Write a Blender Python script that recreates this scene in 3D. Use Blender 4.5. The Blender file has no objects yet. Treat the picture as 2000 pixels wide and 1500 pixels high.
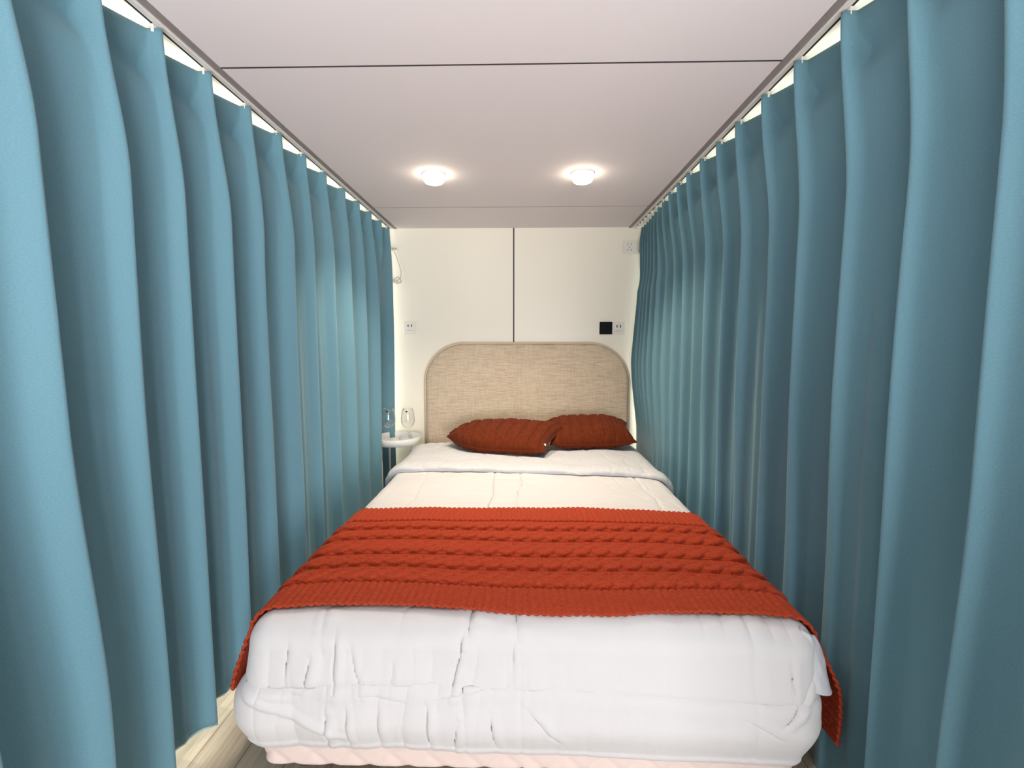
import bpy, bmesh, math, random
import numpy as np
from mathutils import Vector, Matrix

scene = bpy.context.scene
C = scene.collection
PI = math.pi

# ------------------------------------------------------------------ camera
H = 1.24
PITCH = math.atan(80 / 900)
YAW = math.atan(20 / 900)
cam_d = bpy.data.cameras.new('camera')
cam_d.sensor_width = 36
cam_d.lens = 900 / 2000 * 36
cam_d.clip_start = 0.02
cam = bpy.data.objects.new('camera', cam_d)
C.objects.link(cam)
cam.location = (0, 0, H)
cam.rotation_euler = (PI / 2 - PITCH, 0, YAW)
scene.camera = cam

# ------------------------------------------------------------------ colour management, world, daylight
scene.view_settings.view_transform = 'Standard'
scene.view_settings.look = 'None'
scene.view_settings.gamma = 1
scene.view_settings.use_curve_mapping = False
scene.view_settings.exposure = 0.2

w = bpy.data.worlds.new('overcast_sky')
scene.world = w
w.use_nodes = True
bg = w.node_tree.nodes['Background']
bg.inputs[0].default_value = (0.80, 0.90, 1.0, 1)
bg.inputs[1].default_value = 0.25


def area_light(name, loc, rot, sx, sy, power, col):
    d = bpy.data.lights.new(name, 'AREA')
    d.shape = 'RECTANGLE'
    d.size, d.size_y = sx, sy
    d.energy = power
    d.color = col
    o = bpy.data.objects.new(name, d)
    C.objects.link(o)
    o.location = loc
    o.rotation_euler = rot
    return o


# daylight from the glazed front of the cabin, behind the camera
area_light('front_window_daylight', (0.90, -3.60, 0.80), (PI / 2, 0, math.radians(12)), 1.8, 1.5, 178, (0.965, 0.975, 1.0))
# added fill light low behind the camera, aimed up to brighten the ceiling
area_light('ceiling_fill_light', (0.0, -0.80, 0.06), (math.radians(158), 0, 0), 1.5, 0.8, 38, (1.0, 0.965, 0.955)).data.spread = math.radians(105)
# daylight from the side windows behind the two curtains
area_light('left_window_daylight', (-1.40, 1.9, 1.15), (0, -PI / 2, 0), 1.5, 3.0, 44, (1.0, 0.97, 0.86))
area_light('right_window_daylight', (1.30, 1.9, 1.15), (0, PI / 2, 0), 1.5, 3.0, 32, (0.95, 1.0, 0.90))


# ------------------------------------------------------------------ helpers
def lin(r, g, b):
    f = lambda c: (c / 255 / 12.92) if c / 255 <= 0.04045 else ((c / 255 + 0.055) / 1.055) ** 2.4
    return (f(r), f(g), f(b), 1)


def rnd_lattice(seed):
    rs = np.random.RandomState(seed)
    ang = rs.rand(256, 256) * 2 * PI
    return np.cos(ang), np.sin(ang)


_lat = {}


def perlin(x, y, seed=0):
    if seed not in _lat:
        _lat[seed] = rnd_lattice(seed)
    gx, gy = _lat[seed]
    x = np.asarray(x, float)
    y = np.asarray(y, float)
    xi = np.floor(x).astype(int)
    yi = np.floor(y).astype(int)
    xf = x - xi
    yf = y - yi
    u = xf ** 3 * (xf * (xf * 6 - 15) + 10)
    v = yf ** 3 * (yf * (yf * 6 - 15) + 10)

    def g(a, b):
        ii = (xi + a) & 255
        jj = (yi + b) & 255
        return gx[ii, jj] * (xf - a) + gy[ii, jj] * (yf - b)
    n0 = g(0, 0) * (1 - u) + g(1, 0) * u
    n1 = g(0, 1) * (1 - u) + g(1, 1) * u
    return (n0 * (1 - v) + n1 * v) * 1.41


def ridged(x, y, seed=0, sharp=6):
    """thin crease lines: 1 on a crease, 0 away from it"""
    return np.exp(-np.abs(perlin(x, y, seed)) * sharp)


def sstep(a, b, x):
    t = np.clip((np.asarray(x, float) - a) / (b - a), 0, 1)
    return t * t * (3 - 2 * t)


def link(name, me, m=None, parent=None):
    o = bpy.data.objects.new(name, me)
    C.objects.link(o)
    if m is not None and len(me.materials) == 0:
        me.materials.append(m)
    if parent is not None:
        o.parent = parent
        o.matrix_parent_inverse = parent.matrix_basis.inverted()
    return o


def tag(o, label=None, cat=None, group=None, kind=None):
    if label:
        o['label'] = label
    if cat:
        o['category'] = cat
    if group:
        o['group'] = group
    if kind:
        o['kind'] = kind
    return o


def empty(name, loc, label, cat, group=None):
    o = bpy.data.objects.new(name, None)
    o.empty_display_size = 0.05
    C.objects.link(o)
    o.location = loc
    return tag(o, label, cat, group)


def grid(name, P, m, parent=None, uv=None, close_u=False, close_v=False, smooth=True, thick=0, offset=-1):
    """P: array (nu, nv, 3)"""
    nu, nv, _ = P.shape
    iu = np.arange(nu if close_u else nu - 1)
    iv = np.arange(nv if close_v else nv - 1)
    I, J = np.meshgrid(iu, iv, indexing='ij')
    I2 = (I + 1) % nu
    J2 = (J + 1) % nv
    F = np.stack([I * nv + J, I2 * nv + J, I2 * nv + J2, I * nv + J2], -1).reshape(-1, 4)
    me = bpy.data.meshes.new(name)
    me.vertices.add(nu * nv)
    me.vertices.foreach_set('co', P.reshape(-1).astype(np.float32))
    me.loops.add(F.size)
    me.loops.foreach_set('vertex_index', F.reshape(-1).astype(np.int32))
    me.polygons.add(len(F))
    me.polygons.foreach_set('loop_start', np.arange(0, F.size, 4, dtype=np.int32))
    me.polygons.foreach_set('use_smooth', np.full(len(F), smooth))
    if uv is not None:
        l = me.uv_layers.new(name='UVMap')
        l.data.foreach_set('uv', uv.reshape(-1, 2)[F.reshape(-1)].reshape(-1).astype(np.float32))
    me.update(calc_edges=True)
    me.validate()
    o = link(name, me, m, parent)
    if thick:
        s = o.modifiers.new('thickness', 'SOLIDIFY')
        s.thickness = thick
        s.offset = offset
    return o


class MB:
    """collects simple shapes into one mesh"""

    def __init__(self):
        self.bm = bmesh.new()

    def box(self, x0, x1, y0, y1, z0, z1, bev=0, seg=2):
        r = bmesh.ops.create_cube(self.bm, size=1, matrix=Matrix.Translation(((x0 + x1) / 2, (y0 + y1) / 2, (z0 + z1) / 2)) @ Matrix.Diagonal((x1 - x0, y1 - y0, z1 - z0, 1)))
        if bev:
            ed = list({e for v in r['verts'] for e in v.link_edges})
            bmesh.ops.bevel(self.bm, geom=ed, offset=bev, segments=seg, affect='EDGES', profile=0.5)
        return self

    def lathe(self, prof, n=32, c=(0, 0, 0), cap=False):
        rows = []
        for r, z in prof:
            if r < 1e-6:
                rows.append([self.bm.verts.new((c[0], c[1], c[2] + z))])
            else:
                rows.append([self.bm.verts.new((c[0] + r * math.cos(2 * PI * k / n), c[1] + r * math.sin(2 * PI * k / n), c[2] + z)) for k in range(n)])
        for a, b in zip(rows, rows[1:]):
            for k in range(n):
                k2 = (k + 1) % n
                if len(a) == 1 and len(b) == 1:
                    continue
                if len(a) == 1:
                    f = (a[0], b[k2], b[k])
                elif len(b) == 1:
                    f = (a[k], a[k2], b[0])
                else:
                    f = (a[k], a[k2], b[k2], b[k])
                self.bm.faces.new(f).smooth = True
        return self

    def tube(self, pts, r, n=8):
        pts = [Vector(p) for p in pts]
        rows = []
        up = None
        for i, p in enumerate(pts):
            d = (pts[min(i + 1, len(pts) - 1)] - pts[max(i - 1, 0)]).normalized()
            if up is None:
                up = Vector((0, 0, 1)) if abs(d.z) < 0.9 else Vector((1, 0, 0))
            a = d.cross(up)
            if a.length < 1e-5:
                a = d.cross(Vector((0, 1, 0)))
            a.normalize()
            b = a.cross(d).normalized()
            up = b
            rows.append([self.bm.verts.new(p + a * r * math.cos(2 * PI * k / n) + b * r * math.sin(2 * PI * k / n)) for k in range(n)])
        for a, b in zip(rows, rows[1:]):
            for k in range(n):
                self.bm.faces.new((a[k], a[(k + 1) % n], b[(k + 1) % n], b[k])).smooth = True
        self.bm.faces.new(rows[0][::-1])
        self.bm.faces.new(rows[-1])
        return self

    def build(self, name, m, parent=None, smooth=False):
        bmesh.ops.recalc_face_normals(self.bm, faces=self.bm.faces[:])
        me = bpy.data.meshes.new(name)
        self.bm.to_mesh(me)
        self.bm.free()
        if smooth:
            me.polygons.foreach_set('use_smooth', np.full(len(me.polygons), True))
        return link(name, me, m, parent)


def spline(pts, n=8):
    """Catmull-Rom through the points"""
    P = [Vector(p) for p in pts]
    P = [P[0] * 2 - P[1]] + P + [P[-1] * 2 - P[-2]]
    out = []
    for i in range(1, len(P) - 2):
        for k in range(n):
            t = k / n
            a, b, c, d = P[i - 1], P[i], P[i + 1], P[i + 2]
            out.append(0.5 * ((2 * b) + (c - a) * t + (2 * a - 5 * b + 4 * c - d) * t * t + (3 * b - a - 3 * c + d) * t ** 3))
    out.append(P[-2])
    return out


# ------------------------------------------------------------------ materials
def mat(name, col, rough=0.5, metal=0, spec=0.5, sheen=0, coat=0, emit=None, estr=0, trans=0, ior=1.45):
    m = bpy.data.materials.new(name)
    m.use_nodes = True
    b = m.node_tree.nodes['Principled BSDF']
    b.inputs['Base Color'].default_value = col
    b.inputs['Roughness'].default_value = rough
    b.inputs['Metallic'].default_value = metal
    b.inputs['Specular IOR Level'].default_value = spec
    b.inputs['Sheen Weight'].default_value = sheen
    b.inputs['Sheen Roughness'].default_value = 0.5
    b.inputs['Coat Weight'].default_value = coat
    b.inputs['Coat Roughness'].default_value = 0.08
    b.inputs['Transmission Weight'].default_value = trans
    b.inputs['IOR'].default_value = ior
    if emit:
        b.inputs['Emission Color'].default_value = emit
        b.inputs['Emission Strength'].default_value = estr
    return m


def N(m, kind, **kw):
    n = m.node_tree.nodes.new(kind)
    for k, v in kw.items():
        if k.startswith('i_'):
            n.inputs[k[2:].replace('_', ' ')].default_value = v
        else:
            setattr(n, k, v)
    return n


def L(m, a, b):
    m.node_tree.links.new(a, b)


def BS(m):
    return m.node_tree.nodes['Principled BSDF']


def coords(m, kind='Object', scale=(1, 1, 1), rot=(0, 0, 0)):
    t = N(m, 'ShaderNodeTexCoord')
    mp = N(m, 'ShaderNodeMapping')
    mp.inputs['Scale'].default_value = scale
    mp.inputs['Rotation'].default_value = rot
    L(m, t.outputs[kind], mp.inputs['Vector'])
    return mp.outputs['Vector']


def bump(m, height, strength=0.3, dist=0.001, normal=None):
    b = N(m, 'ShaderNodeBump')
    b.inputs['Strength'].default_value = strength
    b.inputs['Distance'].default_value = dist
    L(m, height, b.inputs['Height'])
    if normal is not None:
        L(m, normal, b.inputs['Normal'])
    L(m, b.outputs['Normal'], BS(m).inputs['Normal'])
    return b.outputs['Normal']


def mixcol(m, fac, c1, c2):
    r = N(m, 'ShaderNodeValToRGB')
    r.color_ramp.elements[0].color = c1
    r.color_ramp.elements[1].color = c2
    L(m, fac, r.inputs['Fac'])
    return r


# curtain cloth: teal blue blackout weave with a faint horizontal grain
M_curtain = mat('teal_curtain_cloth', lin(104, 145, 159), 0.75, spec=0.25, sheen=0.25)
v = coords(M_curtain, 'UV', (220, 520, 1))
n1 = N(M_curtain, 'ShaderNodeTexNoise', i_Scale=1.0, i_Detail=3.0)
L(M_curtain, v, n1.inputs['Vector'])
r = mixcol(M_curtain, n1.outputs['Fac'], lin(99, 140, 155), lin(109, 150, 163))
r.color_ramp.elements[0].position = 0.3
r.color_ramp.elements[1].position = 0.7
L(M_curtain, r.outputs['Color'], BS(M_curtain).inputs['Base Color'])
bump(M_curtain, n1.outputs['Fac'], 0.15, 0.001)

M_hem = mat('teal_hem_edge', lin(178, 214, 222), 0.8)

# duvet cotton
M_duvet = mat('white_duvet_cotton', lin(218, 214, 213), 0.85, spec=0.2, sheen=0.15)
v = coords(M_duvet, 'Object', (1, 1, 1))
n1 = N(M_duvet, 'ShaderNodeTexNoise', i_Scale=900.0, i_Detail=1.0)
L(M_duvet, v, n1.inputs['Vector'])
n2 = N(M_duvet, 'ShaderNodeTexNoise', i_Scale=26.0, i_Detail=4.0, i_Distortion=0.6)
L(M_duvet, v, n2.inputs['Vector'])
b1 = N(M_duvet, 'ShaderNodeBump', i_Strength=0.1, i_Distance=0.0005)
L(M_duvet, n1.outputs['Fac'], b1.inputs['Height'])
bump(M_duvet, n2.outputs['Fac'], 0.22, 0.006, b1.outputs['Normal'])
M_fold = mat('pale_grey_duvet_lining', lin(209, 209, 212), 0.85, spec=0.2)
v = coords(M_fold, 'Object', (1, 1, 1))
n2 = N(M_fold, 'ShaderNodeTexNoise', i_Scale=24.0, i_Detail=4.0, i_Distortion=0.5)
L(M_fold, v, n2.inputs['Vector'])
bump(M_fold, n2.outputs['Fac'], 0.3, 0.006)
M_sheet = mat('white_sheet', lin(228, 224, 218), 0.85, spec=0.2)

# rust knit
def knit(name, c1, c2, sx, sy, strength):
    m = mat(name, c1, 0.95, spec=0.08, sheen=0.04)
    v = coords(m, 'UV', (sx, sy, 1))
    wv = N(m, 'ShaderNodeTexWave', wave_type='BANDS', bands_direction='X', i_Scale=1.0, i_Distortion=1.5, i_Detail=1.0)
    L(m, v, wv.inputs['Vector'])
    wv2 = N(m, 'ShaderNodeTexWave', wave_type='BANDS', bands_direction='Y', i_Scale=1.0, i_Distortion=1.5, i_Detail=1.0)
    L(m, v, wv2.inputs['Vector'])
    mul = N(m, 'ShaderNodeMath', operation='MULTIPLY')
    L(m, wv.outputs['Fac'], mul.inputs[0])
    L(m, wv2.outputs['Fac'], mul.inputs[1])
    nz = N(m, 'ShaderNodeTexNoise', i_Scale=2.2, i_Detail=3.0)
    L(m, v, nz.inputs['Vector'])
    add = N(m, 'ShaderNodeMath', operation='ADD')
    L(m, mul.outputs[0], add.inputs[0])
    L(m, nz.outputs['Fac'], add.inputs[1])
    r = mixcol(m, nz.outputs['Fac'], c2, c1)
    r.color_ramp.elements[0].position = 0.3
    r.color_ramp.elements[1].position = 0.7
    L(m, r.outputs['Color'], BS(m).inputs['Base Color'])
    bump(m, add.outputs[0], strength, 0.002)
    return m


M_runner = knit('rust_red_cable_knit', lin(182, 72, 44), lin(163, 59, 34), 36, 50, 0.5)
M_cushion = knit('dark_rust_cable_knit', lin(108, 47, 23), lin(92, 38, 18), 40, 40, 0.5)

# headboard linen
M_linen = mat('beige_linen', lin(206, 186, 156), 0.9, spec=0.15, sheen=0.1)
va = coords(M_linen, 'Object', (14, 1, 420))
na = N(M_linen, 'ShaderNodeTexNoise', i_Scale=1.0, i_Detail=3.0)
L(M_linen, va, na.inputs['Vector'])
vb = coords(M_linen, 'Object', (420, 1, 14))
nb = N(M_linen, 'ShaderNodeTexNoise', i_Scale=1.0, i_Detail=3.0)
L(M_linen, vb, nb.inputs['Vector'])
ad = N(M_linen, 'ShaderNodeMath', operation='MULTIPLY_ADD')
ad.inputs[1].default_value = 0.55
L(M_linen, nb.outputs['Fac'], ad.inputs[0])
L(M_linen, na.outputs['Fac'], ad.inputs[2])
r = mixcol(M_linen, ad.outputs[0], lin(178, 158, 135), lin(215, 197, 174))
r.color_ramp.elements[0].position = 0.56
r.color_ramp.elements[1].position = 0.86
L(M_linen, r.outputs['Color'], BS(M_linen).inputs['Base Color'])
bump(M_linen, ad.outputs[0], 0.2, 0.001)
M_piping = mat('pale_linen_edge', lin(216, 198, 172), 0.9)

M_base = mat('blush_quilted_ticking', lin(236, 214, 205), 0.8, spec=0.2)
M_wall = mat('white_gloss_panel', lin(252, 245, 229), 0.34, spec=0.4)
M_sidewall = mat('cream_side_wall', lin(240, 236, 222), 0.5)
M_ceil = mat('matt_grey_white_ceiling', lin(232, 224, 224), 0.8, spec=0.2)
v = coords(M_ceil, 'Object', (1, 1, 1))
n1 = N(M_ceil, 'ShaderNodeTexNoise', i_Scale=260.0, i_Detail=2.0)
L(M_ceil, v, n1.inputs['Vector'])
bump(M_ceil, n1.outputs['Fac'], 0.12, 0.001)
M_ceil_side = mat('cream_ceiling_strip', lin(246, 242, 226), 0.7)
M_seam = mat('dark_seam', lin(58, 52, 56), 0.6)
M_edge = mat('grey_edge_trim', lin(142, 134, 132), 0.5)
M_white = mat('white_plastic', lin(244, 239, 229), 0.4, spec=0.3)
M_white_metal = mat('white_powder_coat', lin(240, 240, 238), 0.4)
M_rail = mat('white_aluminium_rail', lin(232, 226, 220), 0.35)
M_slot = mat('black_slot', lin(24, 22, 24), 0.7)
M_black = mat('black_glass_switch', lin(6, 9, 16), 0.4, spec=0.1)
M_hole = mat('socket_hole', lin(60, 56, 54), 0.6)
M_greyline = mat('pale_grey_plastic', lin(190, 186, 180), 0.5)
M_dark = mat('dark_marking', lin(22, 26, 28), 0.5)
M_glass = bpy.data.materials.new('clear_glass')
M_glass.use_nodes = True
_nt = M_glass.node_tree
_nt.nodes.remove(BS(M_glass))
_tr = N(M_glass, 'ShaderNodeBsdfTransparent')
_gl = N(M_glass, 'ShaderNodeBsdfGlossy')
_gl.inputs['Roughness'].default_value = 0.02
_gl.inputs['Color'].default_value = (1, 1, 1, 1)
_lw = N(M_glass, 'ShaderNodeLayerWeight')
_lw.inputs['Blend'].default_value = .12
_mx = N(M_glass, 'ShaderNodeMixShader')
_ml = N(M_glass, 'ShaderNodeMath', operation='MULTIPLY')
_ml.inputs[1].default_value = .6
L(M_glass, _lw.outputs['Fresnel'], _ml.inputs[0])
_ad = N(M_glass, 'ShaderNodeMath', operation='ADD')
_ad.inputs[1].default_value = .05
L(M_glass, _ml.outputs[0], _ad.inputs[0])
L(M_glass, _ad.outputs[0], _mx.inputs[0])
L(M_glass, _tr.outputs[0], _mx.inputs[1])
L(M_glass, _gl.outputs[0], _mx.inputs[2])
L(M_glass, _mx.outputs[0], _nt.nodes['Material Output'].inputs['Surface'])
M_lamp = mat('lamp_diffuser', (1, 0.93, 0.8, 1), 0.5, emit=(1.0, 0.86, 0.66, 1), estr=18)
M_leg = mat('dark_brown_leg', lin(70, 58, 48), 0.6)
M_cable = mat('white_cable', lin(198, 193, 184), 0.5)

# floor: pale oak planks running along the room
M_floor = mat('pale_oak_planks', lin(200, 184, 162), 0.5, spec=0.4)
v = coords(M_floor, 'Object', (1, 1, 1), (0, 0, PI / 2))
br = N(M_floor, 'ShaderNodeTexBrick', offset=0.5, i_Scale=1.0, i_Mortar_Size=0.0015, i_Brick_Width=1.2, i_Row_Height=0.14)
br.inputs['Color1'].default_value = lin(210, 198, 180)
br.inputs['Color2'].default_value = lin(198, 185, 166)
br.inputs['Mortar'].default_value = lin(128, 112, 96)
L(M_floor, v, br.inputs['Vector'])
v2 = coords(M_floor, 'Object', (90, 5, 1))
n1 = N(M_floor, 'ShaderNodeTexNoise', i_Scale=1.0, i_Detail=5.0)
L(M_floor, v2, n1.inputs['Vector'])
r = mixcol(M_floor, n1.outputs['Fac'], lin(200, 190, 176), lin(252, 248, 242))
r.color_ramp.elements[0].position = 0.25
r.color_ramp.elements[1].position = 0.7
mx = N(M_floor, 'ShaderNodeMix', data_type='RGBA', blend_type='MULTIPLY')
mx.inputs[0].default_value = 0.8
L(M_floor, br.outputs['Color'], mx.inputs[6])
L(M_floor, r.outputs['Color'], mx.inputs[7])
L(M_floor, mx.outputs[2], BS(M_floor).inputs['Base Color'])

# ------------------------------------------------------------------ the setting
ZC = 2.077
XL, XR = -0.922, 0.770          # edges of the ceiling panels
WL, WR, WB = -1.45, 1.35, 3.45  # side walls and back wall
YF = -1.3                       # where the room opens to daylight


def struct(o):
    return tag(o, kind='structure')


struct(MB().box(WL - .05, WR + .05, YF, WB + .05, -0.05, 0).build('floor', M_floor))
mb = MB()
S1, S2 = 1.468, 2.929
for y0, y1 in ((YF, S1 - .0035), (S1 + .0035, S2 - .0018), (S2 + .0018, WB)):
    mb.box(XL, XR, y0, y1, ZC, ZC + .03)
struct(mb.build('ceiling', M_ceil))
mb = MB()
mb.box(XL, XR, S1 - .0034, S1 + .0034, ZC - .0004, ZC + .03)
mb.box(XL, XR, S2 - .0017, S2 + .0017, ZC - .0004, ZC + .03)
struct(mb.build('trim_1', M_seam))
mb = MB()
mb.box(WL, XL - .02, YF, WB, ZC + .004, ZC + .03)
struct(mb.build('ceiling_left', M_ceil_side))
mb = MB()
mb.box(XR + .02, WR, YF, WB, ZC + .004, ZC + .03)
struct(mb.build('ceiling_right', M_ceil_side))
struct(MB().box(XL - .02, XL, YF, WB, ZC - .004, ZC + .03).build('trim_2', M_edge))
struct(MB().box(XR, XR + .02, YF, WB, ZC - .004, ZC + .03).build('trim_3', M_edge))
# back wall: two gloss panels and the joint between them
SX = -0.064
mb = MB()
mb.box(WL - .05, SX - .005, WB, WB + .05, 0, ZC + .03)
mb.box(SX + .005, WR + .05, WB, WB + .05, 0, ZC + .03)
struct(mb.build('wall_back', M_wall))
struct(MB().box(SX - .005, SX + .005, WB + .004, WB + .05, 0, ZC + .03).build('trim_4', M_seam))
# side walls with a long window opening behind each curtain


def side_wall(x0, x1, nm, k):
    mb = MB()
    mb.box(x0, x1, YF, WB, 0, .3)
    mb.box(x0, x1, YF, WB, 2.0, ZC + .03)
    mb.box(x0, x1, YF, .3, .3, 2.0)
    mb.box(x0, x1, 3.3, WB, .3, 2.0)
    struct(mb.build(nm, M_sidewall))
    xm = (x0 + x1) / 2
    mb = MB()
    for a, b_, c, d in ((.3, 3.3, .3, .35), (.3, 3.3, 1.95, 2.0), (.3, .35, .35, 1.95), (3.25, 3.3, .35, 1.95), (1.78, 1.82, .35, 1.95)):
        mb.box(xm - .02, xm + .02, a, b_, c, d)
    wdw = struct(mb.build('window_%d' % k, M_white))
    MB().box(xm - .003, xm + .003, .35, 3.25, .35, 1.95).build('window_pane', M_glass, wdw)


side_wall(WL - .05, WL, 'wall_left', 1)
side_wall(WR, WR + .05, 'wall_right', 2)


# ------------------------------------------------------------------ curtain rails
def rail(side, x_in, label):
    s = side
    root = empty('curtain_rail', (x_in, 1.9, ZC), label, 'curtain rail')
    a, b_ = sorted((x_in, x_in + s * .019))
    MB().box(a, b_, -.5, 3.42, ZC - .010, ZC + .004, .002, 1).build('rail_channel', M_rail, root)
    a, b_ = sorted((x_in + s * .0195, x_in + s * .026))
    MB().box(a, b_, -.5, 3.42, ZC - .008, ZC + .004).build('rail_slot', M_slot, root)
    return root


rail(-1, XL - .0205, 'white aluminium curtain track along the ceiling edge above the left curtain')
rail(1, XR + .0205, 'white aluminium curtain track along the ceiling edge above the right curtain')


# ------------------------------------------------------------------ curtains
def curtain(side, pleats, amps, xtop, xmid, depth_top, depth_low, ztop, zbot, lean, label, seed, ypitch=None):
    """pleats: Y of every pleat from near to far; side -1 left, +1 right; x* are |X| of the ridge crests"""
    s = side
    Y = np.array(pleats, float)
    A = np.array(amps, float)
    n = len(Y)
    PER = 60
    t = np.linspace(-.5, n - .5, n * PER + 1)
    k = np.clip(np.round(t).astype(int), 0, n - 1)
    Yc = np.interp(t, np.arange(n), Y)
    Yc = np.where(t < 0, Y[0] + t * (Y[1] - Y[0]), Yc)
    Yc = np.where(t > n - 1, Y[-1] + (t - n + 1) * .08, Yc)
    q = np.concatenate([np.linspace(0, .22, 30), np.linspace(.22, 1, 60)[1:]])
    Z = ztop + (zbot - ztop) * q                     # rows from the top down
    T, Q = np.meshgrid(t, q, indexing='xy')          # rows: q
    K = np.broadcast_to(k, T.shape)
    d = (ztop - Z)[:, None] + 0 * T                   # metres below the heading
    rs = np.random.RandomState(seed)
    ra, rb, rc = rs.rand(n + 2), rs.rand(n + 2), rs.rand(n + 2)
    # heading: narrow fins, pinched 0.10 m below the top
    p = 10 + 22 * np.exp(-((d - .10) / .04) ** 2)
    pinch = np.maximum(np.cos(PI * (T - K)) ** 2, 1e-9) ** p
    # below: every fold climbs slowly to its crest and drops back sharply behind it
    drift = .07 * perlin(T * .8 + 3, d * .45, seed + 1) * sstep(.2, 1.1, d)
    Tf = T + drift
    kf = np.floor(Tf).astype(int)
    fr = Tf - kf
    k0 = np.clip(kf, 0, n - 1)
    k1 = np.clip(kf + 1, 0, n - 1)
    wf = .15 + .05 * ra[k0]
    fall = 1 - sstep(0, 1, np.clip(fr / wf, 0, 1))
    g = np.clip((fr - wf) / (1 - wf), 0, 1)
    ex = 1.7 + 1.7 * rb[k1]
    st = .76 + .12 * ra[k1]
    rise = (.60 + .12 * rc[k1]) * g ** (.75 * ex) + (.40 - .12 * rc[k1]) * sstep(0, 1, (g - st) / (1.02 - st))
    rise = rise - .04 * np.exp(-((1 - g) / .05) ** 2)       # soften the crest
    rise += (rc[k1] - .30) * .26 * np.exp(-((g - .42) / .15) ** 2) * sstep(.3, 1.0, d)
    rise += .11 * sstep(.35, .6, ra[k1]) * np.exp(-((g - .58 - .06 * rb[k1]) / .09) ** 2) * sstep(.35, 1.0, d)
    low = np.where(fr < wf, fall * A[k0], rise * A[k1])
    low = np.where((fr < wf), low - .04 * np.exp(-(fr / .03) ** 2), low)
    mixd = sstep(.09, .42, d)
    ft = T - np.floor(T)
    gt = np.clip((ft - .14) / .86, 0, 1)
    head = np.where(ft < .14, 1 - sstep(0, .14, ft), .66 * gt ** 1.2 + .34 * sstep(.915, .965, gt))
    wp = .75 * np.exp(-((d - .105) / .04) ** 2)
    fin = head * (1 - wp) + pinch * wp
    prof = fin * (1 - mixd) + low * mixd
    dep = depth_top + (depth_low - depth_top) * sstep(.1, .6, d)
    crest = xtop + (xmid - xtop) * sstep(.0, .45, d)
    X = crest + dep * (1 - prof)
    X += .010 * perlin(T * .45, d * .9, seed + 3) * sstep(.1, .6, d)
    # heading: the cloth between two pleats bows away and sags a little
    open_ = 1 - fin
    sag = .012 * np.exp(-d / .05) * open_
    X += .010 * np.exp(-d / .12) * open_
    Yg = np.broadcast_to(Yc, T.shape).copy()
    Yg += .012 * mixd * np.where(fr < wf, fall, rise)
    X, Yg, dz = lean(X, Yg, Z[:, None] + 0 * T, d, T)
    P = np.stack([s * X, Yg, Z[:, None] + dz - sag], -1)
    ds = np.sqrt(np.sum(np.diff(P[40], axis=0) ** 2, -1))
    su = np.concatenate([[0], np.cumsum(ds)])
    UV = np.stack([np.broadcast_to(su, T.shape), d], -1)
    root = empty('curtain', (s * (xmid + .04), float(np.mean(Y)), 0), label, 'curtain')
    grid('cloth', P, M_curtain, root, uv=UV, thick=.003, offset=0)
    MB().tube([tuple(q_) for q_ in P[-1][::5]], .0035, 6).build('hem', M_hem, root)['label'] = 'pale stitched hem'
    first = None
    for yk in Y:
        if first is None:
            b = MB()
            xr = s * (xtop + .018)
            b.box(xr - .004, xr + .004, yk - .012, yk + .004, ztop - .012, ZC - .0105, .001, 1)
            b.box(xr - .007, xr + .007, yk - .016, yk + .008, ZC - .017, ZC - .0105, .001, 1)
            first = b.build('hook', M_white, root)
            y0 = yk
        else:
            c = first.copy()
            C.objects.link(c)
            c.parent = root
            c.matrix_parent_inverse = first.matrix_parent_inverse.copy()
            c.location = (0, yk - y0, 0)
    return root, P


def lean_left(X, Y, Z, d, T):
    # room is taken by the side table at the far end; the hem lifts towards the far side of the near folds
    dz = 0 * X
    X = X + .09 * sstep(2.97, 3.08, Y) * sstep(.5, 1.0, d) * (1 - sstep(3.28, 3.36, Y))
    # the hem of the near end flares into the room
    X = X - .06 * sstep(1.1, .4, Z) * sstep(1.2, .7, Y)
    return X, Y, dz


def lean_right(X, Y, Z, d, T):
    dz = 0 * X
    far = sstep(2.5, 3.3, Y)
    X = X + far * np.interp(d, [0, .2, .45, .95, 1.5, 2.1], [.052, .016, -.058, -.094, -.106, -.108])
    # the side of the bed pushes the cloth out
    lim = .856
    push = np.maximum(lim - X, 0) * sstep(1.15, .45, Z) * sstep(1.05, 1.25, Y)
    X = X + push
    X = X - .02 * sstep(1.0, .4, Z) * sstep(1.15, .8, Y)
    return X, Y, dz


left_pleats = [-.38, -.17, .04, .25, .46, .67, .875, 1.085, 1.268, 1.46, 1.665, 1.872, 2.075, 2.285, 2.52, 2.74, 2.95, 3.16, 3.345]
left_amps = [1, 1, 1, 1, 1, 1, 1.05, 1, .95, 1.0, .9, 1, .85, .95, .9, .9, 1, .35, .8]
curtain(-1, left_pleats, left_amps, .948, .915, .070, .095, ZC - .016, .09, lean_left,
        'pinch-pleated teal blue curtain on the left, hanging beside the round tray table', 11)
right_pleats = [-.38, -.18, .03, .24, .45, .65, .85, 1.045, 1.245, 1.445, 1.63, 1.82, 1.99, 2.165, 2.335, 2.475, 2.62, 2.77, 2.90, 3.0, 3.085, 3.165, 3.24, 3.31, 3.375]
right_amps = [1, 1, 1, 1, 1, 1, 1, 1, 1, 1, .95, 1, .9, 1, .9, .95, .9, .8, .8, .7, .65, .6, .55, .5, .5]
curtain(1, right_pleats, right_amps, .795, .838, .066, .098, ZC - .016, .014, lean_right,
        'pinch-pleated teal blue curtain on the right, gathered tight near the back wall', 23)

# ------------------------------------------------------------------ the bed: headboard and box base
bed = empty('bed', (0.02, 2.25, 0), 'double bed with arched beige linen headboard and blush quilted base', 'bed')


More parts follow.
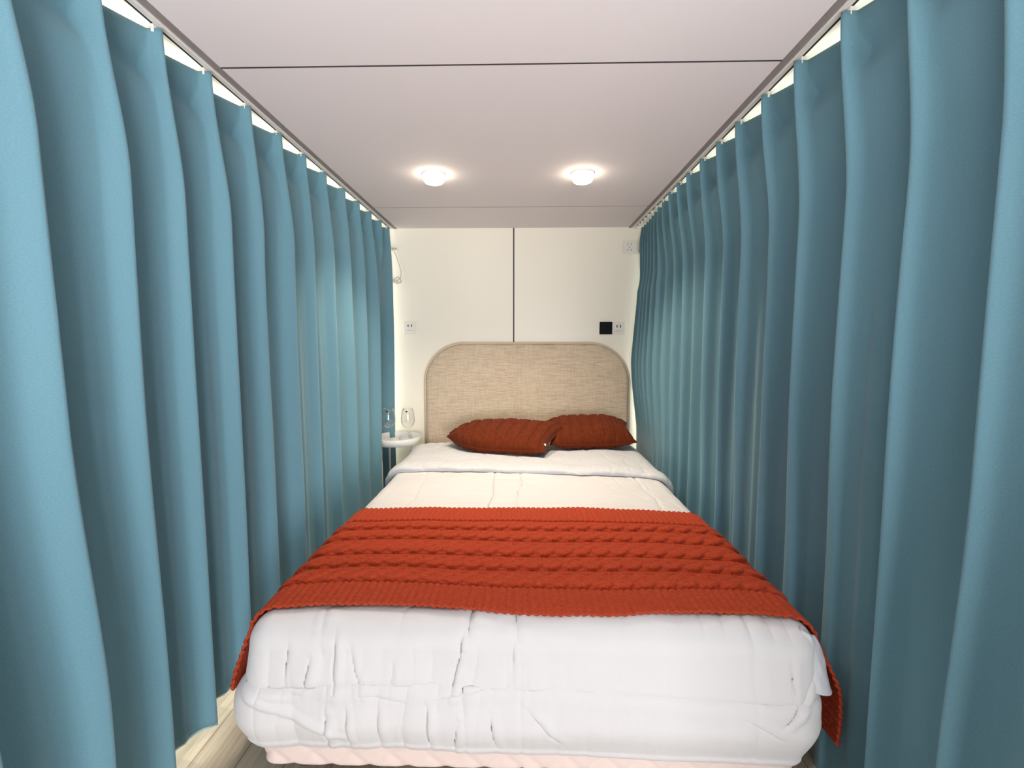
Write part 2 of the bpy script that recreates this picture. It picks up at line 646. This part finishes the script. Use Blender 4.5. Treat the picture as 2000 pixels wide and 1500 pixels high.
def headboard():
    x0, x1, zt, zb = -.727, .795, 1.243, .15
    rx, rz = .30, .29
    pts = [(x0, zb)]
    for k in range(0, 25):
        a = PI - PI / 2 * k / 24
        pts.append((x0 + rx + rx * math.cos(a), zt - rz + rz * math.sin(a)))
    for k in range(0, 25):
        a = PI / 2 - PI / 2 * k / 24
        pts.append((x1 - rx + rx * math.cos(a), zt - rz + rz * math.sin(a)))
    pts.append((x1, zb))
    return pts


hb = headboard()
cx, cz = .034, .6


def hb_ring(bm, pts, y, inset):
    out = []
    n = len(pts)
    for i, (x, z) in enumerate(pts):
        a = Vector(pts[max(i - 1, 0)])
        b_ = Vector(pts[min(i + 1, n - 1)])
        t = (b_ - a).normalized()
        nrm = Vector((-t.y, t.x))      # outward for the clockwise walk
        out.append(bm.verts.new((x - nrm.x * inset, y, z - nrm.y * inset)))
    return out


bm = bmesh.new()
rings = [hb_ring(bm, hb, 3.449, .010), hb_ring(bm, hb, 3.405, .010)]
for k in range(7):
    a = PI / 2 * k / 6
    rings.append(hb_ring(bm, hb, 3.400 - .035 * math.sin(a), .012 + .030 * (1 - math.cos(a))))
for a, b_ in zip(rings, rings[1:]):
    for i in range(len(a) - 1):
        bm.faces.new((a[i], a[i + 1], b_[i + 1], b_[i])).smooth = True
bm.faces.new(rings[-1])
bmesh.ops.recalc_face_normals(bm, faces=bm.faces[:])
me = bpy.data.meshes.new('headboard')
bm.to_mesh(me)
bm.free()
hbo = link('headboard', me, M_linen, bed)
# rolled edge round the outline
pp = [(x + (.034 - x) * .006, 3.404, z - .004) for x, z in hb]
MB().tube(pp, .008, 10).build('headboard_piping', M_piping, hbo)


def rect_perimeter(x0, x1, y0, y1, r, n):
    """points and outward normals round a rounded rectangle, starting at the middle of the front (y0) going to +x"""
    pts = []
    xm = (x0 + x1) / 2
    segs = [('l', (xm, y0), (x1 - r, y0), (0, -1)), ('a', (x1 - r, y0 + r), -PI / 2), ('l', (x1, y0 + r), (x1, y1 - r), (1, 0)),
            ('a', (x1 - r, y1 - r), 0), ('l', (x1 - r, y1), (x0 + r, y1), (0, 1)), ('a', (x0 + r, y1 - r), PI / 2),
            ('l', (x0, y1 - r), (x0, y0 + r), (-1, 0)), ('a', (x0 + r, y0 + r), PI), ('l', (x0 + r, y0), (xm, y0), (0, -1))]
    s = 0
    for g in segs:
        if g[0] == 'l':
            a, b_ = Vector(g[1]), Vector(g[2])
            ln = (b_ - a).length
            m = max(2, int(ln * n))
            for i in range(m):
                q = a.lerp(b_, i / m)
                pts.append((q.x, q.y, g[3][0], g[3][1], s + ln * i / m))
            s += ln
        else:
            ln = r * PI / 2
            m = max(5, int(ln * n))
            for i in range(m):
                an = g[2] + PI / 2 * i / m
                pts.append((g[1][0] + r * math.cos(an), g[1][1] + r * math.sin(an), math.cos(an), math.sin(an), s + ln * i / m))
            s += ln
    return np.array(pts)


def band_box(name, x0, x1, y0, y1, z0, z1, r, edge, m, parent, n=110, nz=26, disp=None):
    """soft-edged slab: closed perimeter band with rounded top and bottom, capped"""
    pr = rect_perimeter(x0, x1, y0, y1, r, n)
    prof = []
    for i in range(6):
        a = PI / 2 * i / 5
        prof.append((-edge + edge * math.sin(a), z0 + edge - edge * math.cos(a)))
    for i in range(1, nz):
        prof.append((0, z0 + edge + (z1 - z0 - 2 * edge) * i / nz))
    for i in range(6):
        a = PI / 2 * i / 5
        prof.append((-edge + edge * math.cos(a), z1 - edge + edge * math.sin(a)))
    prof = [(-.3, z0)] + prof + [(-.3, z1)]
    prof = np.array(prof)
    O = np.broadcast_to(prof[:, 0][None, :], (len(pr), len(prof))).copy()
    Zg = np.broadcast_to(prof[:, 1][None, :], O.shape)
    Sg = np.broadcast_to(pr[:, 4][:, None], O.shape)
    if disp is not None:
        w_ = (O > -edge - .001)
        O = O + disp(Sg, Zg) * w_
    P = np.stack([pr[:, 0][:, None] + pr[:, 2][:, None] * O, pr[:, 1][:, None] + pr[:, 3][:, None] * O, Zg], -1)
    return grid(name, P, m, parent, close_u=True), P


def quilt(s, z):
    u = (s + z * 1.15) / .105
    v_ = (s - z * 1.15) / .105
    g = np.minimum(np.abs((u % 1) - .5), np.abs((v_ % 1) - .5)) * 2
    return .010 * np.clip(g, 0, .5) ** .6


band_box('box_base', -.715, .735, 1.15, 3.39, .088, .235, .045, .018, M_base, bed, n=160, disp=quilt)
for lx in (-.64, .66):
    for ly in (1.26, 3.28):
        MB().lathe([(0, 0), (.022, 0), (.026, .01), (.032, .090), (0, .090)], 16, (lx, ly, 0)).build('leg', M_leg, bed)

o, _ = band_box('mattress', -.70, .73, 1.185, 3.36, .236, .500, .06, .045, M_sheet, None, n=60)
tag(o, 'white-sheeted double mattress, bare between the duvet fold and the headboard', 'mattress')
bm = bmesh.new()
bm.from_mesh(o.data)
bmesh.ops.holes_fill(bm, edges=[e for e in bm.edges if e.is_boundary])
bm.to_mesh(o.data)
bm.free()

# ------------------------------------------------------------------ duvet
XW0, XW1 = -.655, .690        # where the flat top ends at either side
YW = 1.175                    # where the flat top ends at the foot
RE = .065                     # rounding of the edge
ZT = .520
DROP = .385


def top_z(x, y):
    z = ZT + .002 * sstep(2.2, 2.9, y)
    z = z - .010 * (np.abs(x - .02) / .7) ** 4
    return z


def edge_profile(d):
    """d: arclength past the flat top -> outward offset, drop"""
    q = RE * PI / 2
    a = np.clip(d, 0, q) / RE
    h = RE * np.sin(a)
    z = -RE * (1 - np.cos(a))
    e = np.maximum(d - q, 0)
    h = h + .024 * sstep(-.02, .20, e) - .024 * sstep(-.02, .20, 0) - .042 * sstep(.18, .31, e)
    z = z - e
    return h, z


def duvet_point(a, b):
    """a: arclength across, b: arclength from YB towards the foot (b grows towards the camera)"""
    xm = (XW0 + XW1) / 2
    hw = (XW1 - XW0) / 2
    sx = np.sign(a)
    da = np.maximum(np.abs(a) - hw, 0)
    db = np.maximum(b, 0)
    drop = np.maximum(da, db)
    safe = np.maximum(drop, 1e-9)
    th = np.where(da >= db, PI / 4 * db / safe, PI / 2 - PI / 4 * da / safe)
    th = np.where(drop <= 0, 0, th)
    nx = np.where(drop > 0, np.cos(th) * (da > 0) * sx, 0)
    ny = np.where(drop > 0, -np.sin(th) * (db > 0), 0)
    ln = np.maximum(np.sqrt(nx ** 2 + ny ** 2), 1e-9)
    nx = np.where(drop > 0, nx / ln, 0)
    ny = np.where(drop > 0, ny / ln, 0)
    x = xm + np.clip(a, -hw, hw)
    y = YW - np.minimum(b, 0)
    return x, y, nx, ny, drop


def seam_x(x0, y):
    return x0 + .022 * perlin(y * 2.2, x0 * 7 + .3, 31) + .008 * perlin(y * 7, x0 * 7 + .6, 32)


def build_duvet():
    hw = (XW1 - XW0) / 2
    na, nb = 420, 470
    side = .30
    a = np.linspace(-hw - side, hw + side, na)
    b = np.concatenate([np.linspace(-(3.12 - YW), -.02, 240), np.linspace(-.02, DROP, nb - 239)[1:]])
    A, B = np.meshgrid(a, b, indexing='ij')
    X, Y, nx, ny, dr = duvet_point(A, B)
    # hem line: a little lower towards the right of the foot
    front = np.abs(ny) > .70
    hemscale = .93 + .11 * sstep(-.75, .6, X) + .012 * perlin(X * 6, 0 * X + 2.2, 8)
    D = np.where(dr > .1, .1 + (dr - .1) * hemscale, dr)
    h, dz = edge_profile(D)
    x = X + nx * h
    y = Y + ny * h
    z = top_z(X, Y) + dz
    # ---- relief
    onside = sstep(.02, .10, dr)
    xs = X + nx * h
    left = sstep(.35, -.45, xs)
    # lengthwise seams that run on down the foot
    rel = 0 * x
    for x0, dep in ((-.135, .009), (-.01, .007), (.60, .006), (-.52, .003)):
        c = seam_x(x0, np.where(dr > 0, YW - dr, Y))
        dep = dep * (1 - .55 * onside)
        rel -= dep * np.exp(-((xs - c) / .009) ** 2)
        rel += dep * .5 * np.exp(-((xs - c) / .045) ** 2)
        # puckers beside a seam
        rel += .004 * np.exp(-((xs - c) / .06) ** 2) * perlin(xs * 9, (Y - dr) * 26, 17) * (1 - onside * .5)
    # soft loft and fine creases on top
    top = 1 - onside
    rel += top * (.006 * perlin(xs * 4, Y * 5, 2) + .002 * perlin(xs * 11, Y * 9, 3))
    rel -= top * .0025 * ridged(xs * 3 + Y * 2, Y * 8 - xs * 3, 4, 14)
    rel -= top * .004 * sstep(.25, .6, xs) * ridged(xs * 10 + Y * 6, Y * 4 - xs * 5, 41, 12)
    # the foot: upright gathers above and below a sideways seam
    seam_d = .185 + .010 * perlin(xs * 3, 0 * xs + .7, 9) + .03 * sstep(-.2, .7, xs)
    sd = D - seam_d
    below = (sd > 0)
    near_seam = np.exp(-np.abs(sd) / .09)
    rel -= onside * (.0045 * np.exp(-(sd / .008) ** 2) * (.35 + .65 * sstep(.0, .5, np.abs(xs))))
    rel += onside * .003 * np.exp(-((sd - .022) / .020) ** 2)
    g = (.12 + .88 * left) * sstep(.06, .13, D)
    slant = .30 * perlin(xs * 2.5, D * 2.2, 77)
    rel -= onside * g * .005 * ridged(xs * 8 + slant, D * .9 + 4.37 * below, 5, 9)
    rel -= onside * g * .004 * ridged(xs * 17 + slant * 2 + 9, D * 1.4 + 7.41 * below, 6, 8) * (.3 + .7 * near_seam)
    rel += onside * g * .006 * perlin(xs * 11 + slant, D * 1.6 + 3.3 * below, 7)
    rel += onside * .005 * perlin(xs * 3, D * 5, 10)
    # single creases running between the seams
    wx = xs + .004 * perlin(xs * 20, D * 16, 13)
    for xa, da_, xb, db_, dep in ((-.477, .06, -.477, .205, 7), (-.495, .26, -.504, .375, 7), (-.444, .245, -.444, .355, 6), (-.15, .05, -.152, .10, 8),
                                  (-.152, .10, -.176, .205, 8), (-.02, .05, -.02, .19, 4), (-.24, .23, -.238, .37, 6), (-.365, .25, -.362, .365, 5),
                                  (-.16, .27, -.172, .38, 6), (-.54, .12, -.558, .20, 5), (-.435, .09, -.405, .22, 4), (-.33, .12, -.335, .21, 3),
                                  (-.60, .08, -.61, .19, 3), (-.08, .25, -.06, .36, 4), (.02, .24, .10, .33, 4), (-.585, .21, -.66, .195, 6), (-.40, .205, -.30, .225, 4),
                                  (-.20, .215, -.11, .195, 4), (.676, .09, .68, .22, 4), (.715, .19, .655, .265, 6), (.735, .14, .69, .23, 4), (.60, .13, .605, .21, 2.5), (.56, .25, .66, .30, 3)):
        ax, ay = xb - xa, db_ - da_
        l2 = ax * ax + ay * ay
        tt = ((wx - xa) * ax + (D - da_) * ay) / l2
        tc = np.clip(tt, 0, 1)
        dist = np.sqrt((wx - xa - tc * ax) ** 2 + (D - da_ - tc * ay) ** 2)
        sgn = np.sign((wx - xa) * ay - (D - da_) * ax)
        env = .35 + .65 * np.sin(PI * np.clip(tt, 0, 1))
        rel -= onside * .00075 * dep * env * np.exp(-(dist / .0045) ** 2)
        rel += onside * .0008 * dep * env * np.exp(-((dist - .011) / .010) ** 2) * (sgn > 0)
    # the throw lies here and presses the loft flat
    under = sstep(1.16, 1.21, Y) * sstep(1.93, 1.87, Y) * (dr < .3) * (np.abs(ny) < .3)
    rel = rel * (1 - .8 * under) - .002 * under
    # long slanting pull from the left corner
    ln = (D - .20) - (xs + .72) * .45
    rel += .007 * np.exp(-(ln / .010) ** 2) * onside * sstep(-.74, -.68, xs) * sstep(-.40, -.52, xs)
    # damp relief around the rolled hem
    hemd = (DROP * hemscale - D)
    rel += onside * .003 * np.exp(-((hemd - .010) / .008) ** 2)
    nz = np.where(dr > 0, np.cos(np.clip(D / RE, 0, PI / 2)), 1)
    ns = np.sqrt(np.maximum(1 - nz ** 2, 0))
    x = x + nx * ns * rel
    y = y + ny * ns * rel
    z = z + nz * rel
    # bottom-left corner bags out below the sideways seam
    bag = sstep(-.58, -.72, xs) * sstep(.19, .25, D) * onside
    x = x - .022 * bag
    P = np.stack([x, y, z], -1)
    return P


duvet = empty('duvet', (.02, 2.1, .5), 'white quilted duvet covering the mattress and hanging over the foot', 'duvet')
grid('cover', build_duvet(), M_duvet, duvet, thick=.010, offset=-1)


def fold_band():
    """the head end of the duvet folded back: a padded band across the bed that droops over both sides"""
    hw = (XW1 - XW0) / 2
    a = np.linspace(-hw - .25, hw + .27, 300)
    X, Y0, nx, ny, dr = duvet_point(a, -1.0 + 0 * a)
    h, dz = edge_profile(dr)
    yf = 2.515 - .10 * sstep(-.6, .85, X + nx * h) + .018 * perlin(a * 3.5, 0 * a + .4, 51) + .008 * perlin(a * 12, 0 * a, 52)
    yf = yf + .10 * sstep(.05, .3, dr)
    yb = 3.13 + .02 * perlin(a * 2.5, 0 * a + .9, 53) - .10 * sstep(.02, .2, dr)
    th = .015 + .003 * perlin(a * 5, 0 * a + .2, 54)
    off = .007
    # closed cross-section
    prof = []
    for i in range(40):
        prof.append((i / 39, 1.0))             # top, front to back
    for i in range(1, 9):
        an = PI / 2 - PI * i / 9
        prof.append((1 + .02 * math.cos(an), math.sin(an)))
    for i in range(40):
        prof.append((1 - i / 39, -1.0))
    for i in range(1, 12):
        an = -PI / 2 - PI * i / 12
        prof.append((.03 * math.cos(an), math.sin(an)))
    pr = np.array(prof)
    U = pr[:, 0][None, :]
    V = pr[:, 1][None, :]
    Yg = yf[:, None] + (yb - yf)[:, None] * U
    lift = off + th[:, None] * (1 + V)
    up = (V > -.5)
    rel = .006 * perlin(a[:, None] * 5, Yg * 6, 55) - .006 * ridged(a[:, None] * 8 + Yg * 3, Yg * 7, 56, 14) - .004 * ridged(a[:, None] * 26, Yg * 5, 57, 9) * np.exp(-((U - .02) / .12) ** 2)
    rel += .008 * np.exp(-((U - .08) / .10) ** 2)
    lift = lift + rel * up
    hh = h[:, None]
    nzv = np.where(dr > 0, np.cos(np.clip(dr / RE, 0, PI / 2)), 1)[:, None]
    nsv = np.sqrt(np.maximum(1 - nzv ** 2, 0)) * nx[:, None]
    Xg = X[:, None] + nx[:, None] * hh + nsv * (lift + .012)
    Zg = top_z(X, 2.6 + 0 * X)[:, None] + dz[:, None] + nzv * lift
    return np.stack([Xg + 0 * U, Yg, Zg + 0 * U], -1)


grid('turned_back_edge', fold_band(), M_fold, duvet, close_v=True)['label'] = 'turned back band showing the pale grey lining'


def corner_flap():
    """spare corner of the duvet hanging at the right of the foot"""
    tl, tr, br, bl = (.712, 1.132, .512), (.756, 1.145, .490), (.806, 1.130, .345), (.722, 1.108, .370)
    n = 24
    u = np.linspace(0, 1, n)
    U, V = np.meshgrid(u, u, indexing='ij')
    P = 0
    for c, wgt in ((tl, (1 - U) * (1 - V)), (tr, U * (1 - V)), (br, U * V), (bl, (1 - U) * V)):
        P = P + wgt[..., None] * np.array(c)
    P[..., 1] -= .020 * np.sin(PI * U) * (.4 + .6 * V) + .004 * perlin(U * 3, V * 4, 61)
    P[..., 0] += .006 * np.sin(V * 5) * U
    return P


grid('corner_flap', corner_flap(), M_fold, duvet, thick=.016, offset=1)


# ------------------------------------------------------------------ knitted bed runner
def build_runner():
    hw = (XW1 - XW0) / 2
    la, lb = .255, .385
    a = np.linspace(-hw - la, hw + lb, 860)
    bw = .755
    b = np.linspace(0, bw, 330)
    A, B = np.meshgrid(a, b, indexing='ij')
    X, _, nx, ny, dr = duvet_point(A, -1.0 + 0 * A)
    h, dz = edge_profile(dr)
    xs = X + nx * h
    # path of the front edge across the bed
    yfront = 1.163 + .010 * perlin(A * 2.6, 0 * A + .5, 71) + .004 * perlin(A * 9, 0 * A + .5, 72) - .022 * np.exp(-((A - .02) / .22) ** 2) + .012 * np.exp(-((A + .35) / .2) ** 2)
    yback = 1.905 - .014 * sstep(0, .8, A) + .012 * perlin(A * 3.4, 0 * A + 1.5, 73) + .004 * perlin(A * 10, 0 * A + .5, 74)
    mids = .006 * perlin(A * 3.1, B * 6, 75)
    f = B / bw
    Y = yfront + (yback - yfront) * f + mids * np.sin(PI * f) * 1.4
    # knitted relief
    r = 0 * A
    border_f, border_b = .118, .140
    bb0 = bw - border_b
    rib = np.abs(np.sin(PI * A / .021)) ** .7
    inF = sstep(border_f + .003, border_f - .006, B)
    inB = sstep(bb0 - .003, bb0 + .006, B)
    r += (inF + inB) * .0055 * rib
    cables = [.160, .258, .361, .469, .562]
    hwid = [.033, .031, .037, .032, .029]
    body = (1 - inF) * (1 - inB)
    ground = .0013 * (np.sin(2 * PI * A / .0100))
    acc = ground
    for c, w_ in zip(cables, hwid):
        per = .125
        uu = (B - c) / w_
        best = np.zeros_like(A) - 1
        for kk in range(2):
            phs = 2 * PI * A / per + kk * PI + c * 40
            cen = .50 * np.sin(phs)
            over = .5 + .5 * np.cos(phs)
            prof = np.maximum(1 - ((uu - cen) / .60) ** 2, 0) ** .4
            hgt = prof * (.0075 + .0055 * over)
            hgt *= (1 + .06 * np.sin(2 * PI * (B * 1.0 + A * .6) / .008))
            best = np.maximum(best, hgt)
        acc = np.where(np.abs(uu) < 1.08, np.maximum(best, ground * .3 + .0005), acc)
        # welt lines above and below every cable
        acc -= .0045 * np.exp(-((uu + 1.16) / .09) ** 2) + .003 * np.exp(-((uu - 1.16) / .09) ** 2)
    r += body * acc
    r -= .004 * np.exp(-((B - border_f) / .004) ** 2) + .004 * np.exp(-((B - bb0) / .004) ** 2)
    # scalloped edge stitches
    e = np.minimum(B, bw - B)
    r += .0018 * np.exp(-(e / .007) ** 2) * (.5 + .5 * np.cos(2 * PI * A / .012))
    Y = Y - .0012 * np.exp(-(B / .005) ** 2) * np.cos(2 * PI * A / .012)
    lift = .019 + .003 * perlin(A * 3, B * 5, 76) + r
    # hangs away from the duvet at the sides
    away = .050 * sstep(.05, .26, dr) * np.where(A < 0, 1.0, 1.25)
    hh = h - np.where(dr > .3, 0, 0)
    q = RE * PI / 2
    hh = np.where(dr > q, RE + away, h)
    nz = np.where(dr > 0, np.cos(np.clip(dr / RE, 0, PI / 2)), 1)
    ns = np.sqrt(np.maximum(1 - nz ** 2, 0)) * nx
    fold = .012 * np.sin(B * 17 + 1) * sstep(.1, .3, dr) * np.where(A > 0, 1, .3)
    Xg = X + nx * hh + ns * (lift + fold)
    Zg = top_z(X, Y) + dz + nz * lift
    # on the rounded foot edge the front border dips with the duvet
    Zg -= np.clip(1.175 - Y, 0, .1) ** 2 * 6
    P = np.stack([Xg, Y, Zg], -1)
    return P, np.stack([A, B], -1)


P, UV = build_runner()
o = grid('bed_runner', P, M_runner, None, uv=UV, thick=.007, offset=-1)
tag(o, 'rust red cable-knit throw with ribbed borders laid across the foot of the bed', 'throw')


# ------------------------------------------------------------------ cushions
def cushion(loc, w_, l_, t_, tilt, yaw, roll, label, seed, n_cab, zrest, tagged, taper):
    n, nv = 320, 120
    U, V = np.meshgrid(np.linspace(-1, 1, n), np.linspace(-1, 1, nv), indexing='ij')
    # even out the samples towards the rim
    U = np.sin(U * PI / 2)
    V = np.sin(V * PI / 2)
    x = w_ * U * (1 - .10 * (1 - V ** 2) * np.abs(U) ** 3) + taper[2] * V * np.maximum(U, 0)
    tp = lambda uu: 1 - taper[0] * np.maximum(-uu, 0) ** 2.2 - taper[1] * np.maximum(uu, 0) ** 2.6
    y = l_ * V * (1 - .06 * (1 - U ** 2) * np.abs(V) ** 3) * tp(U)
    th = ((1 - np.abs(U) ** 3.0) * (1 - np.abs(V) ** 3.2)) ** .48
    parts = []
    rel = 0
    for s_ in (1, -1):
        q = U * n_cab
        fr = (q % 1) - .5
        cab = .002 * np.exp(-(fr / .28) ** 2) * (.92 + .08 * np.cos(2 * PI * V * 7 + np.sign(fr) * 1.2))
        groove = -.012 * np.exp(-((np.abs(fr) - .46) / .06) ** 2) - .003 * np.exp(-((np.abs(fr) - .22) / .03) ** 2)
        lump = .014 * perlin(U * 1.6 + seed, V * 1.6, seed) + .006 * perlin(U * 4, V * 4, seed + 1)
        z = s_ * (t_ * th * (1 if s_ > 0 else .75) + (cab + groove) * th ** .5 + lump * th)
        parts.append(np.stack([x, y, z], -1))
    R = Matrix.Rotation(yaw, 3, 'Z') @ Matrix.Rotation(tilt, 3, 'X') @ Matrix.Rotation(roll, 3, 'Y')
    R = np.array(R)
    allp = np.concatenate([p.reshape(-1, 3) for p in parts]) @ R.T
    off = np.array([loc[0], loc[1], zrest - allp[:, 2].min()])
    root = empty('cushion', tuple(off), label, 'cushion', None)
    uv = np.stack([x, y], -1) * .5
    # one closed surface: front grid continued by the back grid
    F = np.concatenate([parts[0], parts[1][:, ::-1]], 1)
    UVf = np.concatenate([uv, uv[:, ::-1]], 1)
    F = F.reshape(-1, 3) @ R.T + off
    o_ = grid('knit_cover', F.reshape(n, 2 * nv, 3), M_cushion, root, uv=UVf, close_v=True)
    # piped seam along the rim
    t = np.linspace(0, 4, 161)
    e = []
    for tt in t:
        kk = int(tt) % 4
        fr = tt - int(tt)
        c = -1 + 2 * fr
        a_, b_ = [(c, -1), (1, c), (-c, 1), (-1, -c)][kk]
        px = w_ * a_ * (1 - .10 * (1 - b_ ** 2) * abs(a_) ** 3) + taper[2] * b_ * max(a_, 0)
        py = l_ * b_ * (1 - .06 * (1 - a_ ** 2) * abs(b_) ** 3) * tp(a_)
        e.append(tuple(R @ np.array([px, py, 0]) + off))
    MB().tube(e, .005, 6).build('rim_seam', M_cushion, root)
    if tagged:
        cpos = R @ np.array([w_ * .925 - taper[2] * .62, -l_ * .62, .016]) + off
        MB().box(cpos[0] - .006, cpos[0] + .006, cpos[1] - .010, cpos[1] - .004, cpos[2] - .007, cpos[2] + .007, .001, 1).build('care_label', M_white, root)['label'] = 'small white label'
    return root


cushion((-.135, 2.945), .368, .195, .082, math.radians(15), math.radians(-13), math.radians(-1),
        'dark rust knitted cushion on the left, overlapping the other and showing its ribs', 3, 4.5, .548, True, (.88, .05, .05))
cushion((.452, 3.05), .280, .170, .088, math.radians(19), math.radians(3), math.radians(0),
        'dark rust knitted cushion on the right, tucked behind the other by the curtain', 9, 4, .548, False, (.1, .25, 0))

# ------------------------------------------------------------------ tray table and glasses
TX, TY = -.885, 3.20
table = empty('side_table', (TX, TY, 0), 'white round tray side table between the left curtain and headboard', 'side table')
zt = .537
MB().lathe([(0, 0), (.160, 0), (.166, .004), (.166, .046), (.1645, .048), (.163, .046), (.163, .006), (0, .006)], 64, (TX, TY, zt)).build('tray', M_white_metal, table)
for an in (-28, 130, 232):
    a = math.radians(an)
    bx_, by_ = TX + .135 * math.cos(a), TY + .135 * math.sin(a)
    fx, fy = TX + .135 * math.cos(a), TY + .135 * math.sin(a)
    MB().tube([(bx_, by_, zt + .001), (bx_, by_, .3), (fx, fy, .012), (fx, fy, .0)], .008, 10).build('leg', M_white_metal, table)
MB().tube([(TX + .135 * math.cos(2 * PI * k / 48), TY + .135 * math.sin(2 * PI * k / 48), .10) for k in range(49)], .006, 8).build('lower_ring', M_white_metal, table)


def wine_glass(x, y, z, label):
    root = empty('wine_glass', (x, y, z), label, 'wine glass', 'wine glasses on the tray table')
    out = [(.0, .0), (.036, .0), (.037, .0015), (.020, .004), (.006, .010), (.0038, .020), (.0036, .085), (.006, .094), (.020, .102), (.036, .116), (.0465, .140), (.0475, .166), (.043, .206), (.0365, .238)]
    inn = [(.0357, .238), (.0422, .206), (.0466, .166), (.0456, .1405), (.035, .119), (.020, .106), (.0, .1035)]
    MB().lathe(out + inn, 40, (x, y, z)).build('bowl_and_stem', M_glass, root)
    r_ = .0405
    b = MB()
    b.lathe([(0, 0), (.0075, 0), (.0075, .0012), (0, .0012)], 16)
    o_ = b.build('dark_spot', M_dark, root)  # small flat dark disc close to the rim
    bpy.context.view_layer.update()
    o_.matrix_world = Matrix.Translation((x + .003, y - r_ - .0035, z + .222)) @ Matrix.Rotation(PI / 2 + .22, 4, 'X') @ Matrix.Diagonal((1.2, .7, 1, 1))
    o_['label'] = 'small dark mark near the rim'
    return root


wine_glass(-.943, 3.20, zt + .0062, 'empty clear wine glass on the tray table, in front of the curtain')
wine_glass(-.806, 3.20, zt + .0062, 'empty clear wine glass on the tray table, nearest the headboard')


# ------------------------------------------------------------------ sockets, switch, cable
def plate(name, cx_, cz_, label, cat, m, s_=.092, dep=.010):
    root = empty(name, (cx_, WB, cz_), label, cat)
    MB().box(cx_ - s_ / 2, cx_ + s_ / 2, WB - dep, WB, cz_ - s_ / 2, cz_ + s_ / 2, .003, 2).build('face_plate', m, root)
    return root


def holes(root, lst, y=WB - .0105, nm='socket_hole', m=None):
    for x, z, wx, wz, rot in lst:
        b = MB()
        b.box(-wx / 2, wx / 2, 0, .002, -wz / 2, wz / 2)
        o_ = b.build(nm, m or M_hole, None)
        o_.matrix_world = Matrix.Translation((x, y, z)) @ Matrix.Rotation(rot, 4, 'Y')
        o_.parent = root
        o_.matrix_parent_inverse = root.matrix_basis.inverted()


def usb_socket(x, z, label):
    s = plate('wall_socket', x, z, label, 'socket', M_white)
    holes(s, [(x - .013, z + .014, .007, .020, 0), (x + .013, z + .014, .007, .020, 0)], nm='charging_port')
    MB().box(x - .026, x + .026, WB - .012, WB - .0095, z - .022, z - .019).build('port_line', M_greyline, s)
    return s


usb_socket(-.838, 1.354, 'white wall socket with two slots left of the headboard')
s = plate('wall_switch', .617, 1.350, 'square black glass switch beside the white socket right of the headboard', 'switch', M_black, .092, .012)
usb_socket(.7115, 1.349, 'white wall socket touching the black switch right of the headboard')
s = plate('wall_socket', .778, 1.931, 'white three-pin socket high on the back wall by the right curtain', 'socket', M_white, .096)
x, z = .778, 1.931
holes(s, [(x - .012, z + .024, .004, .012, 0), (x + .012, z + .024, .004, .012, 0), (x, z + .002, .004, .012, 0), (x - .012, z - .016, .004, .013, .5), (x + .012, z - .016, .004, .013, -.5)])
MB().box(x + .030, x + .036, WB - .012, WB - .0095, z - .038, z - .034).build('rating_line', M_greyline, s)
s = plate('wall_socket', .882, 1.931, 'white socket high on the back wall, half hidden behind the right curtain', 'socket', M_white, .096)
MB().box(.842, .868, WB - .020, WB - .0095, 1.902, 1.912, .002, 1).build('plug_end', M_greyline, s)

ad_ = empty('cable', (-.955, WB, 1.93), 'white cable looping from a bracket high on the wall by the left curtain', 'cable')
MB().box(-1.02, -.958, WB - .030, WB, 1.915, 1.942, .004, 2).build('plug', M_white, ad_)
MB().box(-.968, -.925, WB - .012, WB, 1.922, 1.936, .002, 1).build('bracket', M_greyline, ad_)
pts = [(-.985, 3.43, 1.915), (-.99, 3.438, 1.83), (-.98, 3.442, 1.74), (-.95, 3.44, 1.695), (-.905, 3.438, 1.715), (-.895, 3.44, 1.76), (-.905, 3.443, 1.80),
       (-.925, 3.441, 1.87), (-.945, 3.437, 1.915)]
MB().tube(spline(pts, 8), .0032, 8).build('cord', M_cable, ad_)
pts = [(-.985, 3.436, 1.665), (-.955, 3.44, 1.70), (-.92, 3.437, 1.725), (-.895, 3.434, 1.70), (-.905, 3.432, 1.682), (-.945, 3.43, 1.70), (-.975, 3.437, 1.715), (-.955, 3.444, 1.69), (-.92, 3.44, 1.675)]
MB().tube(spline(pts, 8), .0032, 8).build('cord', M_cable, ad_)


# ------------------------------------------------------------------ ceiling lamps
def lamp(x, y, label):
    root = empty('ceiling_lamp', (x, y, ZC), label, 'ceiling lamp', 'ceiling spotlights')
    MB().lathe([(.040, 0), (.058, 0), (.058, -.006), (.055, -.009), (.048, -.009), (.040, -.004)], 40, (x, y, ZC)).build('rim', M_white, root)
    MB().lathe([(.050, -.008), (.053, -.018), (.052, -.030), (.044, -.041), (.026, -.048), (.0, -.050)], 40, (x, y, ZC)).build('diffuser', M_lamp, root)
    d = bpy.data.lights.new('lamp_beam', 'SPOT')
    d.energy = 48
    d.color = (1.0, .86, .68)
    d.spot_size = math.radians(120)
    d.spot_blend = .9
    d.shadow_soft_size = .03
    l = bpy.data.objects.new('lamp_beam', d)
    C.objects.link(l)
    l.parent = root
    l.location = (0, 0, -.075)
    return root


lamp(-.442, 2.367, 'round lit ceiling spotlight nearer the left curtain')
lamp(.297, 2.370, 'round lit ceiling spotlight nearer the right curtain')
